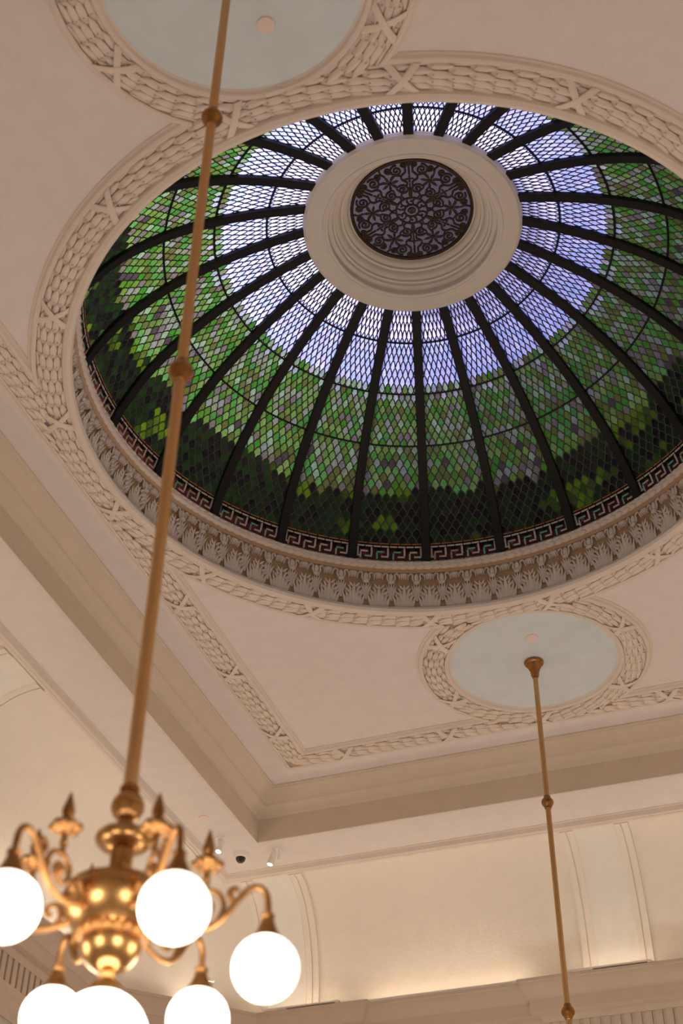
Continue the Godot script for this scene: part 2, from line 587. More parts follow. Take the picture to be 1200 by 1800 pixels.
func build_dome_cornice() -> void:
	var t := thing("trim_1", Vector3(0, 7.0 + E, 0), "carved plaster cornice of curling acanthus leaves round the base of the glass dome", "cornice", "", "structure")
	var mb := MB.new()
	mb.lathe([Vector2(2.475, 0.0), Vector2(2.474, -0.03), Vector2(2.462, -0.052), Vector2(2.435, -0.064), Vector2(2.408, -0.052), Vector2(2.397, -0.03), Vector2(2.402, -0.005), Vector2(2.42, 0.01), Vector2(2.44, 0.012), Vector2(2.446, 0.004), Vector2(2.462, 0.006)], 160)
	part("bead", mb.mesh(), M.mould, t)
	mb = MB.new()
	mb.lathe([Vector2(2.462, 0.0), Vector2(2.478, 0.12), Vector2(2.49, 0.25), Vector2(2.492, 0.36), Vector2(2.485, 0.405)], 160)
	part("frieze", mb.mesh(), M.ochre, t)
	mb = MB.new()
	mb.lathe([Vector2(2.487, 0.40), Vector2(2.455, 0.402), Vector2(2.452, 0.412), Vector2(2.436, 0.416), Vector2(2.424, 0.43), Vector2(2.42, 0.455), Vector2(2.428, 0.485), Vector2(2.45, 0.498), Vector2(2.49, 0.508)], 160)
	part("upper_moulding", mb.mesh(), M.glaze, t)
	var big := acanthus()
	var small := sprig()
	var pend := MB.new()
	pend.ball(Vector3(2.462, 0.345, 0), Vector3(0.02, 0.045, 0.022), 10, 7)
	pend.ball(Vector3(2.452, 0.29, 0), Vector3(0.018, 0.022, 0.03), 10, 6)
	for s in [-1.0, 1.0]: pend.tube(spline([Vector3(2.47, 0.30, 0.012 * s), Vector3(2.458, 0.335, 0.034 * s), Vector3(2.458, 0.375, 0.03 * s), Vector3(2.462, 0.392, 0.052 * s), Vector3(2.466, 0.372, 0.062 * s)], 3), 0.009, 5)
	var pm := pend.mesh()
	var sh := MB.new()
	sh.ball(Vector3(2.478, 0.375, 0), Vector3(0.035, 0.026, 0.05), 12, 7)
	for k in 5: sh.ball(Vector3(2.47, 0.365 - 0.006 * absf(k - 2.0), 0.018 * (k - 2)), Vector3(0.032, 0.026, 0.009), 6, 5)
	var shm := sh.mesh()
	var all := []
	var all2 := []
	for k in 72:
		all.append(Transform3D(Basis(Vector3.UP, -TAU * k / 72.0), Vector3.ZERO))
		all2.append(Transform3D(Basis(Vector3.UP, -TAU * (k + 0.5) / 72.0), Vector3.ZERO))
	for x in all: part("acanthus_leaf", big, M.leafy, t, x)
	for x in all2: part("acanthus_leaf", small, M.leafy, t, x)
	for x in all2: part("pendant_flower", pm, M.leafy, t, x)
	for x in all: part("shell", shm, M.leafy, t, x)
	# the small leaf rope along the top
	var lf := leaf_mesh(0.10, 0.05, 0.022)
	var xs := []
	for k in 216:
		for row in 2:
			var a := TAU * (k + 0.5 * row) / 216.0
			var rad := Vector3(cos(a), 0, sin(a))
			var tan_ := Vector3(-sin(a), 0, cos(a))
			var inward := (-rad * 0.9 - Vector3.UP * (0.5 if row == 0 else -0.1)).normalized()
			var side := inward.cross(tan_).normalized()
			xs.append(Transform3D(Basis(side, inward, tan_), rad * (2.422 if row == 0 else 2.42) + Vector3.UP * (0.44 if row == 0 else 0.472)))
	many("leaf_rope", lf, M.leafy, t, xs)

# ------------------------------------------------------------------ bay-leaf garlands
# a leaf lying along +z (tip at +z), its back to -y of its basis: x across, y out of the plaster
func leaf_mesh(length: float, width: float, high: float) -> ArrayMesh:
	var mb := MB.new()
	var p := PackedVector3Array()
	var nu := 7
	for i in 7:
		var t := i / 6.0
		var w := width * 0.5 * (0.72 + 0.28 * sin(PI * t)) * (1.0 if t < 0.55 else sqrt(maxf(0.0, 1.0 - pow((t - 0.55) / 0.452, 2.0))))
		for j in nu:
			var u := 2.0 * j / (nu - 1) - 1.0
			var h := high * (0.25 + 0.75 * t) * (1.0 - u * u * 0.85) - (high * 0.22 if j == 2 or j == 4 else 0.0) * (1.0 - t * 0.6)
			if t > 0.9: h *= 0.8
			p.append(Vector3(u * w, h, (t - 0.5) * length))
	mb.grid(p, 7, nu)
	# the edge down to the ground behind the tip
	var q := PackedVector3Array()
	var rim := []
	for i in 7: rim.append(p[i * nu])
	for j in range(1, nu): rim.append(p[6 * nu + j])
	for i in range(5, -1, -1): rim.append(p[i * nu + nu - 1])
	for r in rim:
		q.append(r)
		q.append(Vector3(r.x, -high * 0.4, r.z))
	mb.grid(q, rim.size(), 2)
	return mb.mesh()

# lay a garland along a path: where(s) gives Transform3D at length s with x across, y out of the ceiling (down), z along
func lay_garland(t: Node3D, length: float, where: Callable, keep: Callable, ribbons: Array, closed: bool) -> void:
	var lf := leaf_mesh(0.155, 0.046, 0.018)
	var edge := leaf_mesh(0.145, 0.028, 0.014)
	var pitch := 0.118
	var rows := int(round(length / pitch))
	pitch = length / rows
	var xl := []
	var xe := []
	var berry := []
	for i in rows:
		var s := (i + 0.5) * pitch
		var f: Transform3D = where.call(s)
		var odd := i % 2 == 1
		for o in ([-0.072, -0.024, 0.024, 0.072] if not odd else [-0.048, 0.0, 0.048]):
			var g := f.translated_local(Vector3(o, hump(o), 0))
			if keep.call(g.origin): xl.append(Transform3D(g.basis * Basis(Vector3.BACK, -o * 6.0) * Basis(Vector3.RIGHT, -0.07), g.origin))
		if odd:
			for o in [-0.086, 0.086]:
				var g := f.translated_local(Vector3(o, hump(o), 0))
				if keep.call(g.origin): xe.append(Transform3D(g.basis * Basis(Vector3.BACK, -o * 6.0), g.origin))
		for o in ([-0.048, 0.0, 0.048] if not odd else [-0.072, -0.024, 0.024, 0.072]):
			var g := f.translated_local(Vector3(o, hump(o) + 0.008, 0.075))
			if keep.call(g.origin): berry.append(g)
	pieces("leaf", "leaves", lf, M.leafy, t, xl)
	pieces("edge_leaf", "edge_leaves", edge, M.leafy, t, xe, 60)
	var b := MB.new()
	b.ball(Vector3.ZERO, Vector3(0.0075, 0.007, 0.0075), 6, 4)
	many("berries", b.mesh(), M.leafy, t, berry)
	for rb in ribbons:
		var f: Transform3D = where.call(rb)
		if not keep.call(f.origin): continue
		var rm := MB.new()
		for sg in [-1.0, 1.0]:
			var p := PackedVector3Array()
			for k in 9:
				var u := k / 8.0 * 2.0 - 1.0
				var o := u * 0.098
				var along: float = sg * u * 0.085
				for e in [[-0.028, 0.0], [-0.022, 0.008], [0.022, 0.008], [0.028, 0.0]]:
					p.append(f * Vector3(o, hump(o) + 0.018 + e[1] + (0.006 if sg > 0 else 0.0), along + e[0]))
			rm.grid(p, 9, 4)
		part("ribbon", rm.mesh(), M.leafy, t)

func hump(o: float) -> float:
	return 0.006 + 0.034 * (1.0 - pow(o / 0.097, 2.0))

func ring_frame(r: float, c: Vector3) -> Callable:
	return func(s: float) -> Transform3D:
		var a := s / r
		var rad := Vector3(cos(a), 0, sin(a))
		return Transform3D(Basis(rad, Vector3.DOWN, Vector3(sin(a), 0, -cos(a))), c + rad * r)

func roll(r: float) -> Array:        # rounded ground under a ring garland
	var o := []
	for k in 9:
		var u := k / 4.0 - 1.0
		o.append(Vector2(r + u * 0.095, 0.001 - hump(u * 0.095) * 0.72))
	return o

# a moulding along part of a ring, where keep(point) holds
func ring_fillet(mb: MB, prof: Array, keep: Callable, c: Vector3, n := 360) -> void:
	var start := -1
	var mid: float = (prof[0].x + prof[prof.size() - 1].x) / 2.0
	var on := []
	for i in n:
		var a := TAU * (i + 0.5) / n
		on.append(keep.call(Vector3(cos(a) * mid + c.x, 0, sin(a) * mid + c.z)))
	if not false in on:
		mb.lathe(prof, 144, 0.0, TAU, 0.55, c)
		return
	for i in n:
		if on[i] and not on[(i + n - 1) % n]:
			var k := i
			while on[k % n]: k += 1
			mb.lathe(prof, k - i, TAU * i / n, TAU * k / n, 0.55, c)

func build_garlands() -> void:
	var y := 7.0 + E
	var rb := HX - GW / 2.0                       # centre line of the great ring
	var rs := 0.87                                # centre line of the medallion rings
	var in_big := func(p: Vector3) -> bool: return Vector2(p.x, p.z).length() < HX - 0.01
	var in_small := func(p: Vector3) -> bool: return Vector2(p.x, absf(p.z) - CD).length() < 0.955
	var always := func(_p: Vector3) -> bool: return true
	# the great ring
	var t := thing("trim_2", Vector3(0, y, 0), "great ring of carved bay leaf garland bound with crossed ribbons round the dome", "garland", "", "structure")
	var mb := MB.new()
	mb.lathe(roll(rb), 160)
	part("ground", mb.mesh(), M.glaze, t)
	mb = MB.new()
	var lip := func(r: float, s: float) -> Array: return [Vector2(r, 0.0), Vector2(r, -0.03), Vector2(r + s * 0.012, -0.036), Vector2(r + s * 0.03, -0.03), Vector2(r + s * 0.042, -0.012), Vector2(r + s * 0.055, -0.008), Vector2(r + s * 0.058, 0.001)]
	ring_fillet(mb, lip.call(HX, 1.0), func(p: Vector3) -> bool: return absf(p.x) < HX - GW + 0.0 and not in_small.call(p), Vector3.ZERO)
	part("outer_fillet", mb.mesh(), M.mould, t)
	var ribs := []
	for k in 16: ribs.append(TAU * (k + 0.33) / 16.0 * rb)
	lay_garland(t, TAU * rb, ring_frame(rb, Vector3.ZERO), always, ribs, true)
	# the medallion rings
	for s in [1, -1]:
		var g := thing("trim_3" if s > 0 else "trim_4", Vector3(0, y, s * CD), "ring of carved bay leaf garland round the pale medallion " + ("of the nearer chandelier" if s > 0 else "of the farther lamp rod"), "garland", "", "structure")
		var clear := func(p: Vector3) -> bool: return not in_big.call(p + Vector3(0, 0, s * CD))
		mb = MB.new()
		ring_fillet(mb, roll(rs), clear, Vector3.ZERO)
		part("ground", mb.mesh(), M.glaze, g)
		mb = MB.new()
		mb.lathe(lip.call(rs - 0.095, -1.0), 120)
		part("inner_fillet", mb.mesh(), M.mould, g)
		mb = MB.new()
		ring_fillet(mb, lip.call(rs + 0.095, 1.0), func(p: Vector3) -> bool: return clear.call(p) and absf(p.z + s * CD) < HZ - GW, Vector3.ZERO)
		part("outer_fillet", mb.mesh(), M.mould, g)
		var rr := []
		for k in 6: rr.append(TAU * (k + 0.35) / 6.0 * rs)
		lay_garland(g, TAU * rs, ring_frame(rs, Vector3.ZERO), clear, rr, true)
	# the four straight sides
	var b := thing("trim_5", Vector3(0, y, 0), "rectangular border of carved bay leaf garland round the coffer", "garland", "", "structure")
	var free := func(p: Vector3) -> bool: return not in_big.call(p) and not in_small.call(p)
	mb = MB.new()
	mb.carry([Vector2(0.0, 0.0), Vector2(0.0, -0.022), Vector2(0.01, -0.028), Vector2(0.025, -0.02), Vector2(0.035, -0.008), Vector2(0.058, -0.006), Vector2(0.06, 0.001)], rect_path(HX, HZ), true)
	part("outer_fillet", mb.mesh(), M.mould, b)
	var ground := MB.new()
	var inner := MB.new()
	for side in 4:
		var along_z := side < 2
		var sg := -1.0 if side % 2 == 0 else 1.0
		var half := HZ - GW / 2 if along_z else HX - GW / 2
		var off := (HX if along_z else HZ) - GW / 2
		var place := func(s: float) -> Transform3D:
			var u := s - half
			if along_z: return Transform3D(Basis(Vector3.LEFT, Vector3.DOWN, Vector3.BACK), Vector3(sg * off, 0, u))
			return Transform3D(Basis(Vector3.BACK, Vector3.DOWN, Vector3.RIGHT), Vector3(u, 0, sg * off))
		# ground and inner fillet, in short lengths where no ring crosses
		var n := 160
		for kind in 2:
			var run0 := -1
			for i in n + 1:
				var u := -half + (i + 0.5) * 2.0 * half / n
				var o: float = off if kind == 0 else off - GW / 2 - 0.03
				var at := Vector3(sg * o, 0, u) if along_z else Vector3(u, 0, sg * o)
				var ok: bool = i < n and free.call(at) and (kind == 0 or absf(u) < half - 0.095 - 0.0)
				if ok and run0 < 0: run0 = i
				if not ok and run0 >= 0:
					var u0 := -half + run0 * 2.0 * half / n
					var u1 := -half + i * 2.0 * half / n
					if kind == 0:
						u0 -= 0.0 if run0 > 0 else 0.08
						u1 += 0.0 if i < n else 0.08
					var prof: Array = roll(0.0) if kind == 0 else lip.call(-GW / 2, -1.0)
					var tgt := ground if kind == 0 else inner
					for run in MB.runs(prof, 0.55):
						var p := PackedVector3Array()
						for e in [u0, u1]:
							for q in run:
								var oo: float = off + q.x
								p.append(Vector3(sg * oo, q.y, e) if along_z else Vector3(e, q.y, sg * oo))
						tgt.grid(p, 2, run.size())
					run0 = -1
		var rr := []
		var m := 8 if along_z else 5
		for k in m: rr.append(2.0 * half * (k + 0.5) / m)
		lay_garland(b, 2.0 * half, place, free, rr, false)
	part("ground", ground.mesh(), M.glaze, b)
	part("inner_fillet", inner.mesh(), M.mould, b)

# ------------------------------------------------------------------ entablature on the walls
func build_entablature() -> void:
	var half := [Vector2(-4.67, NEAR), Vector2(-4.67, 2.1), Vector2(-4.59, 2.1), Vector2(-4.59, 0.7), Vector2(-4.67, 0.7), Vector2(-4.67, -0.7), Vector2(-4.59, -0.7), Vector2(-4.59, -2.1), Vector2(-4.67, -2.1), Vector2(-4.67, -4.95), Vector2(-3.60, -6.04), Vector2(-2.59, -6.04), Vector2(-2.59, -6.12), Vector2(-0.69, -6.12), Vector2(-0.69, -6.04)]
	var path := half.duplicate()
	for i in range(half.size() - 1, -1, -1): path.append(Vector2(-half[i].x, half[i].y))
	var n := path.size()
	var crown := raise([Vector2(-0.1, 5.235), Vector2(0.215, 5.235), Vector2(0.22, 5.23), Vector2(0.22, 5.205), Vector2(0.205, 5.20), Vector2(0.195, 5.16), Vector2(0.165, 5.11), Vector2(0.145, 5.075), Vector2(0.142, 5.06), Vector2(0.132, 5.058)])
	var corona := raise([Vector2(0.132, 5.058), Vector2(0.130, 4.94), Vector2(0.118, 4.935), Vector2(0.05, 4.932)])
	var bed := raise([Vector2(0.05, 4.932), Vector2(0.048, 4.915), Vector2(0.036, 4.89), Vector2(0.03, 4.872), Vector2(0.012, 4.872), Vector2(0.0, 4.872)])
	var frieze := raise([Vector2(0.0, 4.872), Vector2(0.0, 4.648)])
	var base := raise([Vector2(0.0, 4.65), Vector2(0.028, 4.65), Vector2(0.03, 4.62), Vector2(0.03, 4.54), Vector2(0.018, 4.53), Vector2(0.018, 4.40), Vector2(0.0, 4.39)])
	var parts := [["left", 0, 9, "cream entablature with fluted frieze along the left wall", 6], ["far", 9, n - 11, "cream entablature with stepped cornice blocks along the far wall", 7], ["right", n - 10, n - 2, "cream entablature along the right wall, outside the picture", 8]]
	for pr in parts:
		var first: int = pr[1] if pr[0] != "left" else 0
		var last: int = 8 if pr[0] == "left" else (pr[2] if pr[0] == "right" else n - 11)
		var t := thing("trim_%d" % pr[4], Vector3.ZERO, pr[3], "cornice", "", "structure")
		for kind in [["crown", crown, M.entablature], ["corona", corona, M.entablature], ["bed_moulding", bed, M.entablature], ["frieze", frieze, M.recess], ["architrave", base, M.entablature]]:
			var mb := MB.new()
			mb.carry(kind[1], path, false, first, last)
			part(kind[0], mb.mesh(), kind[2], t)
		# bars between the flutes of the frieze
		var bar := MB.new()
		bar.box(Vector3.ZERO, Vector3(0.064, 0.224, 0.034), Basis.IDENTITY, 0.004)
		var bm := bar.mesh()
		var xs := []
		for s in range(first, last + 1):
			var a: Vector2 = path[s]
			var b: Vector2 = path[s + 1]
			var len := a.distance_to(b)
			if len < 0.3: continue
			var d := (b - a) / len
			var m := int((len - 0.03) / 0.094)
			for k in m:
				var c := a + d * (len / 2 + (k - (m - 1) / 2.0) * 0.094)
				xs.append(Transform3D(Basis(Vector3.UP, -d.angle()), Vector3(c.x - d.y * 0.014, 4.76 + E, c.y + d.x * 0.014)))
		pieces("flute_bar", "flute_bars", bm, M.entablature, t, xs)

# ------------------------------------------------------------------ the glass dome
var curve := []         # Vector2(r, y) along the meridian, top to bottom
var arc := []           # length up to each
func meridian(s: float) -> Vector2:
	var lo := 0
	var hi := arc.size() - 1
	if s <= 0.0: return curve[0]
	if s >= arc[hi]: return curve[hi]
	while hi - lo > 1:
		var mid := (lo + hi) / 2
		if arc[mid] <= s: lo = mid
		else: hi = mid
	return curve[lo].lerp(curve[hi], (s - arc[lo]) / (arc[hi] - arc[lo]))

func slope(s: float) -> Vector2:          # unit normal to the inside, in (r, y)
	var d := (meridian(s + 0.01) - meridian(s - 0.01)).normalized()
	return Vector2(-absf(d.y), -absf(d.x)).normalized()

func on_dome(s: float, a: float, inside := 0.0) -> Vector3:
	var q := meridian(s) + slope(s) * inside
	return Vector3(q.x * cos(a), q.y, q.x * sin(a))

func s_of_r(r: float) -> float:
	for i in curve.size():
		if curve[i].x >= r: return arc[i]
	return arc[arc.size() - 1]

const COLS := 192
const BUMP := 0.14
func build_dome() -> void:
	var base_y := 7.49
	var pts := []
	for q in [Vector2(0.78, 9.005), Vector2(0.875, 8.965), Vector2(1.15, 8.85), Vector2(1.5, 8.665), Vector2(1.88, 8.39), Vector2(2.2, 8.05), Vector2(2.39, 7.73), Vector2(2.45, 7.58), Vector2(2.475, 7.49)]: pts.append(Vector2(q.x, q.y - base_y))
	curve = spline(pts, 24)
	arc = [0.0]
	for i in range(1, curve.size()): arc.append(arc[i - 1] + curve[i].distance_to(curve[i - 1]))
	var total: float = arc[arc.size() - 1]
	var t := thing("stained_glass_dome", Vector3(0, base_y + E, 0), "stained glass dome of lavender and green scales between black iron ribs", "dome")
	var key_top := total - 0.205
	# iron ribs
	for k in 24:
		var a := SPIN * k + PHI
		var side := Vector3(-sin(a), 0, cos(a))
		var mb := MB.new()
		var cross := [[-0.036, -0.01], [-0.038, 0.012], [-0.038, 0.036], [-0.034, 0.040], [0.034, 0.040], [0.038, 0.036], [0.038, 0.012], [0.036, -0.01]]
		for j in cross.size() - 1:
			var p := PackedVector3Array()
			for i in 25:
				var s := total * i / 24.0
				p.append(on_dome(s, a, cross[j][1]) + side * cross[j][0])
				p.append(on_dome(s, a, cross[j + 1][1]) + side * cross[j + 1][0])
			mb.grid(p, 25, 2)
		part("rib", mb.mesh(), M.iron, t)
	var rings := [s_of_r(1.145), s_of_r(1.54), s_of_r(1.90), s_of_r(2.25)]
	for i in 3:
		var mb := MB.new()
		var q0 := meridian(rings[i])
		var nrm := slope(rings[i])
		var tg := Vector2(nrm.y, -nrm.x)
		mb.lathe([q0 + tg * 0.008, q0 + tg * 0.007 + nrm * 0.012, q0 - tg * 0.007 + nrm * 0.012, q0 - tg * 0.008], 144)
		part("glazing_ring", mb.mesh(), M.iron, t)
	# rows of scales
	var rows := [s_of_r(0.84)]
	while rows[-1] < key_top + 0.10:
		var s: float = rows[-1]
		rows.append(s + (0.072 if s < rings[0] else 0.067 if s < rings[1] else 0.057 if s < rings[2] else 0.061))
	var hw := TAU / COLS / 2.0
	var names := palette()
	var mats := {}
	var scales := []          # [shows, row, column, colour]
	var mass := MB.new()
	var lead := MB.new()
	var noise := FastNoiseLite.new()
	noise.seed = 4
	noise.frequency = 0.9
	for i in range(1, rows.size() - 1):
		for c in COLS:
			var a0 := (c + (0.5 if i % 2 == 1 else 0.0)) * TAU / COLS + PHI
			var tone := tone_of(rows[i], a0, rings, total, noise)
			var colour: Color = names[tone][rng.randi() % names[tone].size()]
			var mid := on_dome(rows[i], a0)
			var hidden := absf(wrapf(a0 - PHI, -SPIN / 2, SPIN / 2)) * meridian(rows[i]).x < 0.04
			scales.append([0.0 if hidden or rows[i] > key_top else shows(t.position + mid) * meridian(rows[i]).x * (rows[i + 1] - rows[i - 1]), i, a0, colour])
			lead_edges(lead, rows, i, a0, hw)
	scales.sort_custom(func(x, y): return x[0] > y[0])
	var row_mesh := {}
	for k in scales.size():
		var sc: Array = scales[k]
		if k < 300:
			if not row_mesh.has(sc[1]): row_mesh[sc[1]] = one_scale(rows, sc[1], 0.0, hw)
			if not mats.has(sc[3]): mats[sc[3]] = glass(sc[3].linear_to_srgb())
			part("glass_scale", row_mesh[sc[1]], mats[sc[3]], t, Transform3D(Basis(Vector3.UP, -sc[2]), Vector3.ZERO))
		else:
			add_scale(mass, rows, sc[1], sc[2], hw, sc[3])
	var o := part("glass_scales", mass.mesh(), M.glass, t)
	o.set_meta("kind", "stuff")
	o = part("lead_cames", lead.mesh(), M.lead, t)
	o.set_meta("kind", "stuff")
	key_border(t, key_top, total)

# base colours of the panes (linear), by kind of glass
func palette() -> Dictionary:
	return {
		"pale": [Color(0.554, 0.546, 0.865), Color(0.504, 0.504, 0.846), Color(0.470, 0.487, 0.846), Color(0.538, 0.521, 0.828)],
		"blue": [Color(0.33, 0.36, 0.70), Color(0.28, 0.33, 0.66), Color(0.38, 0.40, 0.72), Color(0.32, 0.32, 0.64), Color(0.27, 0.33, 0.66)],
		"mist": [Color(0.202, 0.230, 0.311), Color(0.151, 0.187, 0.207), Color(0.216, 0.209, 0.266), Color(0.158, 0.223, 0.185)],
		"green": [Color(0.021, 0.093, 0.011), Color(0.034, 0.116, 0.020), Color(0.068, 0.128, 0.034), Color(0.093, 0.110, 0.068), Color(0.074, 0.064, 0.065), Color(0.050, 0.058, 0.017), Color(0.105, 0.162, 0.099), Color(0.050, 0.087, 0.016), Color(0.056, 0.104, 0.022), Color(0.028, 0.104, 0.024), Color(0.099, 0.116, 0.099)],
		"moss": [Color(0.033, 0.093, 0.011), Color(0.056, 0.105, 0.016), Color(0.079, 0.130, 0.033), Color(0.030, 0.025, 0.026), Color(0.046, 0.056, 0.013), Color(0.046, 0.136, 0.033), Color(0.073, 0.065, 0.053)],
		"dark": [Color(0.005, 0.008, 0.004), Color(0.004, 0.006, 0.004), Color(0.006, 0.011, 0.004), Color(0.004, 0.004, 0.004), Color(0.007, 0.014, 0.004)],
		"olive": [Color(0.040, 0.072, 0.004), Color(0.028, 0.052, 0.004), Color(0.016, 0.030, 0.004)],
	}

func tone_of(s: float, a: float, rings: Array, total: float, noise: FastNoiseLite) -> String:
	if s < rings[0]: return "pale"
	var j := rng.randf()
	var x := cos(a) * 3.0
	var z := sin(a) * 3.0
	if s < rings[1] - 0.03: return "blue"
	if s < rings[1] + 0.05: return "mist" if j > 0.55 else "green"
	var edge := total - 0.64 + noise.get_noise_3d(x, z, 7.0) * 0.16
	if s < rings[2] + 0.08: return "green"
	if s < edge - 0.06: return "green" if j > 0.35 else "moss"
	if s < edge: return "moss"
	return "olive" if noise.get_noise_3d(x * 1.5, s * 3.0, z * 1.5) > 0.24 else "dark"

# outline of the scale whose middle is on row i at angle a0
func outline(rows: Array, i: int, a0: float, hw: float) -> PackedVector2Array:
	var p := PackedVector2Array()
	var n := 4
	for q in 4:
		for k in n:
			var u := float(k) / n
			var b := BUMP * sin(PI * u)
			match q:
				0: p.append(Vector2(a0 + hw * (u + b), rows[i - 1] + (rows[i] - rows[i - 1]) * (u - b)))
				1:
					var w := 1.0 - u
					p.append(Vector2(a0 + hw - hw * ((1.0 - w) + b), rows[i] + (rows[i + 1] - rows[i]) * ((1.0 - w) - b)))
				2: p.append(Vector2(a0 - hw + hw * ((1.0 - u) + b), rows[i] + (rows[i + 1] - rows[i]) * ((1.0 - u) - b)))
				3:
					var w := 1.0 - u
					p.append(Vector2(a0 - hw * (w + b), rows[i - 1] + (rows[i] - rows[i - 1]) * (w - b)))
	return p

func add_scale(mb: MB, rows: Array, i: int, a0: float, hw: float, c: Color) -> void:
	var o := outline(rows, i, a0, hw)
	var n := mb.v.size()
	var mid: float = (rows[i - 1] + rows[i + 1]) / 2.0
	mb.v.append(on_dome(mid, a0, 0.003))
	mb.col.append(c)
	for q in o:
		mb.v.append(on_dome(q.y, q.x))
		mb.col.append(c * rng.randf_range(0.85, 1.12))
	for k in o.size(): mb.ix.append_array(PackedInt32Array([n, n + 1 + k, n + 1 + (k + 1) % o.size()]))

func one_scale(rows: Array, i: int, a0: float, hw: float) -> ArrayMesh:
	var mb := MB.new()
	add_scale(mb, rows, i, a0, hw, Color.WHITE)
	mb.col.clear()
	return mb.mesh()

func lead_edges(mb: MB, rows: Array, i: int, a0: float, hw: float) -> void:
	for sg in [-1.0, 1.0]:
		var prev := PackedVector3Array()
		var line := PackedVector3Array()
		for k in 5:
			var u := k / 4.0
			var b := BUMP * sin(PI * u)
			line.append(on_dome(rows[i - 1] + (rows[i] - rows[i - 1]) * (u - b), a0 + sg * hw * (u + b), 0.0))
		var nrm := on_dome(rows[i], a0, 0.01) - on_dome(rows[i], a0)
		nrm = nrm.normalized()
		var p := PackedVector3Array()
		for k in 5:
			var d := (line[mini(k + 1, 4)] - line[maxi(k - 1, 0)]).normalized()
			var w := d.cross(nrm) * 0.0052
			p.append(line[k] - w + nrm * 0.001)
			p.append(line[k] + nrm * 0.006)
			p.append(line[k] + w + nrm * 0.001)
		mb.grid(p, 5, 3)

# the band of key pattern at the foot of the dome
func key_border(t: Node3D, s0: float, s1: float) -> void:
	var back := MB.new()
	var p := PackedVector3Array()
	for k in 145:
		for j in 5: p.append(on_dome(lerpf(s0, s1, j / 4.0), TAU * k / 144.0, 0.006))
	back.grid(p, 145, 5)
	part("key_ground", back.mesh(), glass(Color(0.020, 0.005, 0.004).linear_to_srgb()), t)
	var tones := {
		"amber": glass(Color(0.62, 0.24, 0.06).linear_to_srgb()), "white": glass(Color(0.95, 0.92, 0.84).linear_to_srgb()), "teal": glass(Color(0.16, 0.80, 0.62).linear_to_srgb()),
		"mint": glass(Color(0.55, 0.85, 0.60).linear_to_srgb()), "red": glass(Color(0.30, 0.02, 0.02).linear_to_srgb()), "stone": glass(Color(0.65, 0.58, 0.46).linear_to_srgb()),
	}
	for k in tones: tones[k].albedo_texture = null        # milky opal panes without streaks
	var h := s1 - s0
	var list := []      # [angle, s middle, angle span (m), s span, tone]
	for k in 24:
		var a0 := SPIN * k + PHI
		var r := meridian(s0 + h / 2).x
		var w: float = SPIN * r - 0.072
		var unit := w / 4.0
		var x0 := -w / 2 + SPIN * r / 2
		var rowy := func(f: float) -> float: return s0 + h * (0.19 + 0.62 * f)
		for j in 6: list.append([a0, x0 + w * (j + 0.5) / 6, s0 + h * 0.045, w / 6 - 0.008, 0.011, "amber"])
		for j in 8:
			list.append([a0, x0 + w * (j + 0.5) / 8, rowy.call(-0.03), w / 8 - 0.008, 0.015, "white"])
			list.append([a0, x0 + w * (j + 0.5) / 8, rowy.call(1.02), w / 8 - 0.008, 0.014, ["mint", "white", "teal", "white"][rng.randi() % 4]])
		for j in 6: list.append([a0, x0 + w * (j + 0.5) / 6, s0 + h * 0.95, w / 6 - 0.008, 0.010, "amber"])
		for j in 4:
			var x := x0 + unit * (j + 0.93)
			list.append([a0, x, rowy.call(0.35), 0.016, h * 0.62 * 0.56, "white"])
			list.append([a0, x - unit * 0.18, rowy.call(0.70), unit * 0.44, 0.016, "white"])
			var tn: String = ["teal", "mint", "white", "teal", "stone", "mint"][rng.randi() % 6]
			list.append([a0, x - unit * 0.45, rowy.call(0.36), unit * 0.46, 0.016, tn])
			list.append([a0, x - unit * 0.66, rowy.call(0.67), 0.016, h * 0.62 * 0.46, tn if rng.randf() > 0.4 else "mint"])
			if rng.randf() < 0.35: list.append([a0, x - unit * 0.42, rowy.call(0.52), unit * 0.2, 0.022, "red"])
		list.append([a0, x0 + 0.012, rowy.call(0.35), 0.015, h * 0.62 * 0.56, "white"])
		list.append([a0, x0 + 0.016, rowy.call(0.70), 0.03, 0.016, "white"])
	var order := []
	for e in list:
		var r := meridian(e[2]).x
		order.append([shows(t.position + on_dome(e[2], e[0] + e[1] / r)) * (0.1 + e[3] * e[4] * 200.0), e])
	order.sort_custom(func(x, y): return x[0] > y[0])
	var rest := {}
	for k in order.size():
		var e: Array = order[k][1]
		var mb := MB.new()
		if k >= 300:
			if not rest.has(e[5]): rest[e[5]] = MB.new()
			mb = rest[e[5]]
		var r := meridian(e[2]).x
		var q := PackedVector3Array()
		var da: float = e[3] / r / 2
		var ds: float = e[4] / 2
		for u in [[-1, -1], [-1, 1], [1, 1], [1, -1]]: q.append(on_dome(e[2] + u[1] * ds, e[0] + e[1] / r + u[0] * da, 0.010))
		mb.quad(q[0], q[1], q[2], q[3])
		if k < 300: part("key_pane", mb.mesh(), tones[e[5]], t)
	for tn in rest:
		var o := part("key_panes", rest[tn].mesh(), tones[tn], t)
		o.set_meta("kind", "stuff")

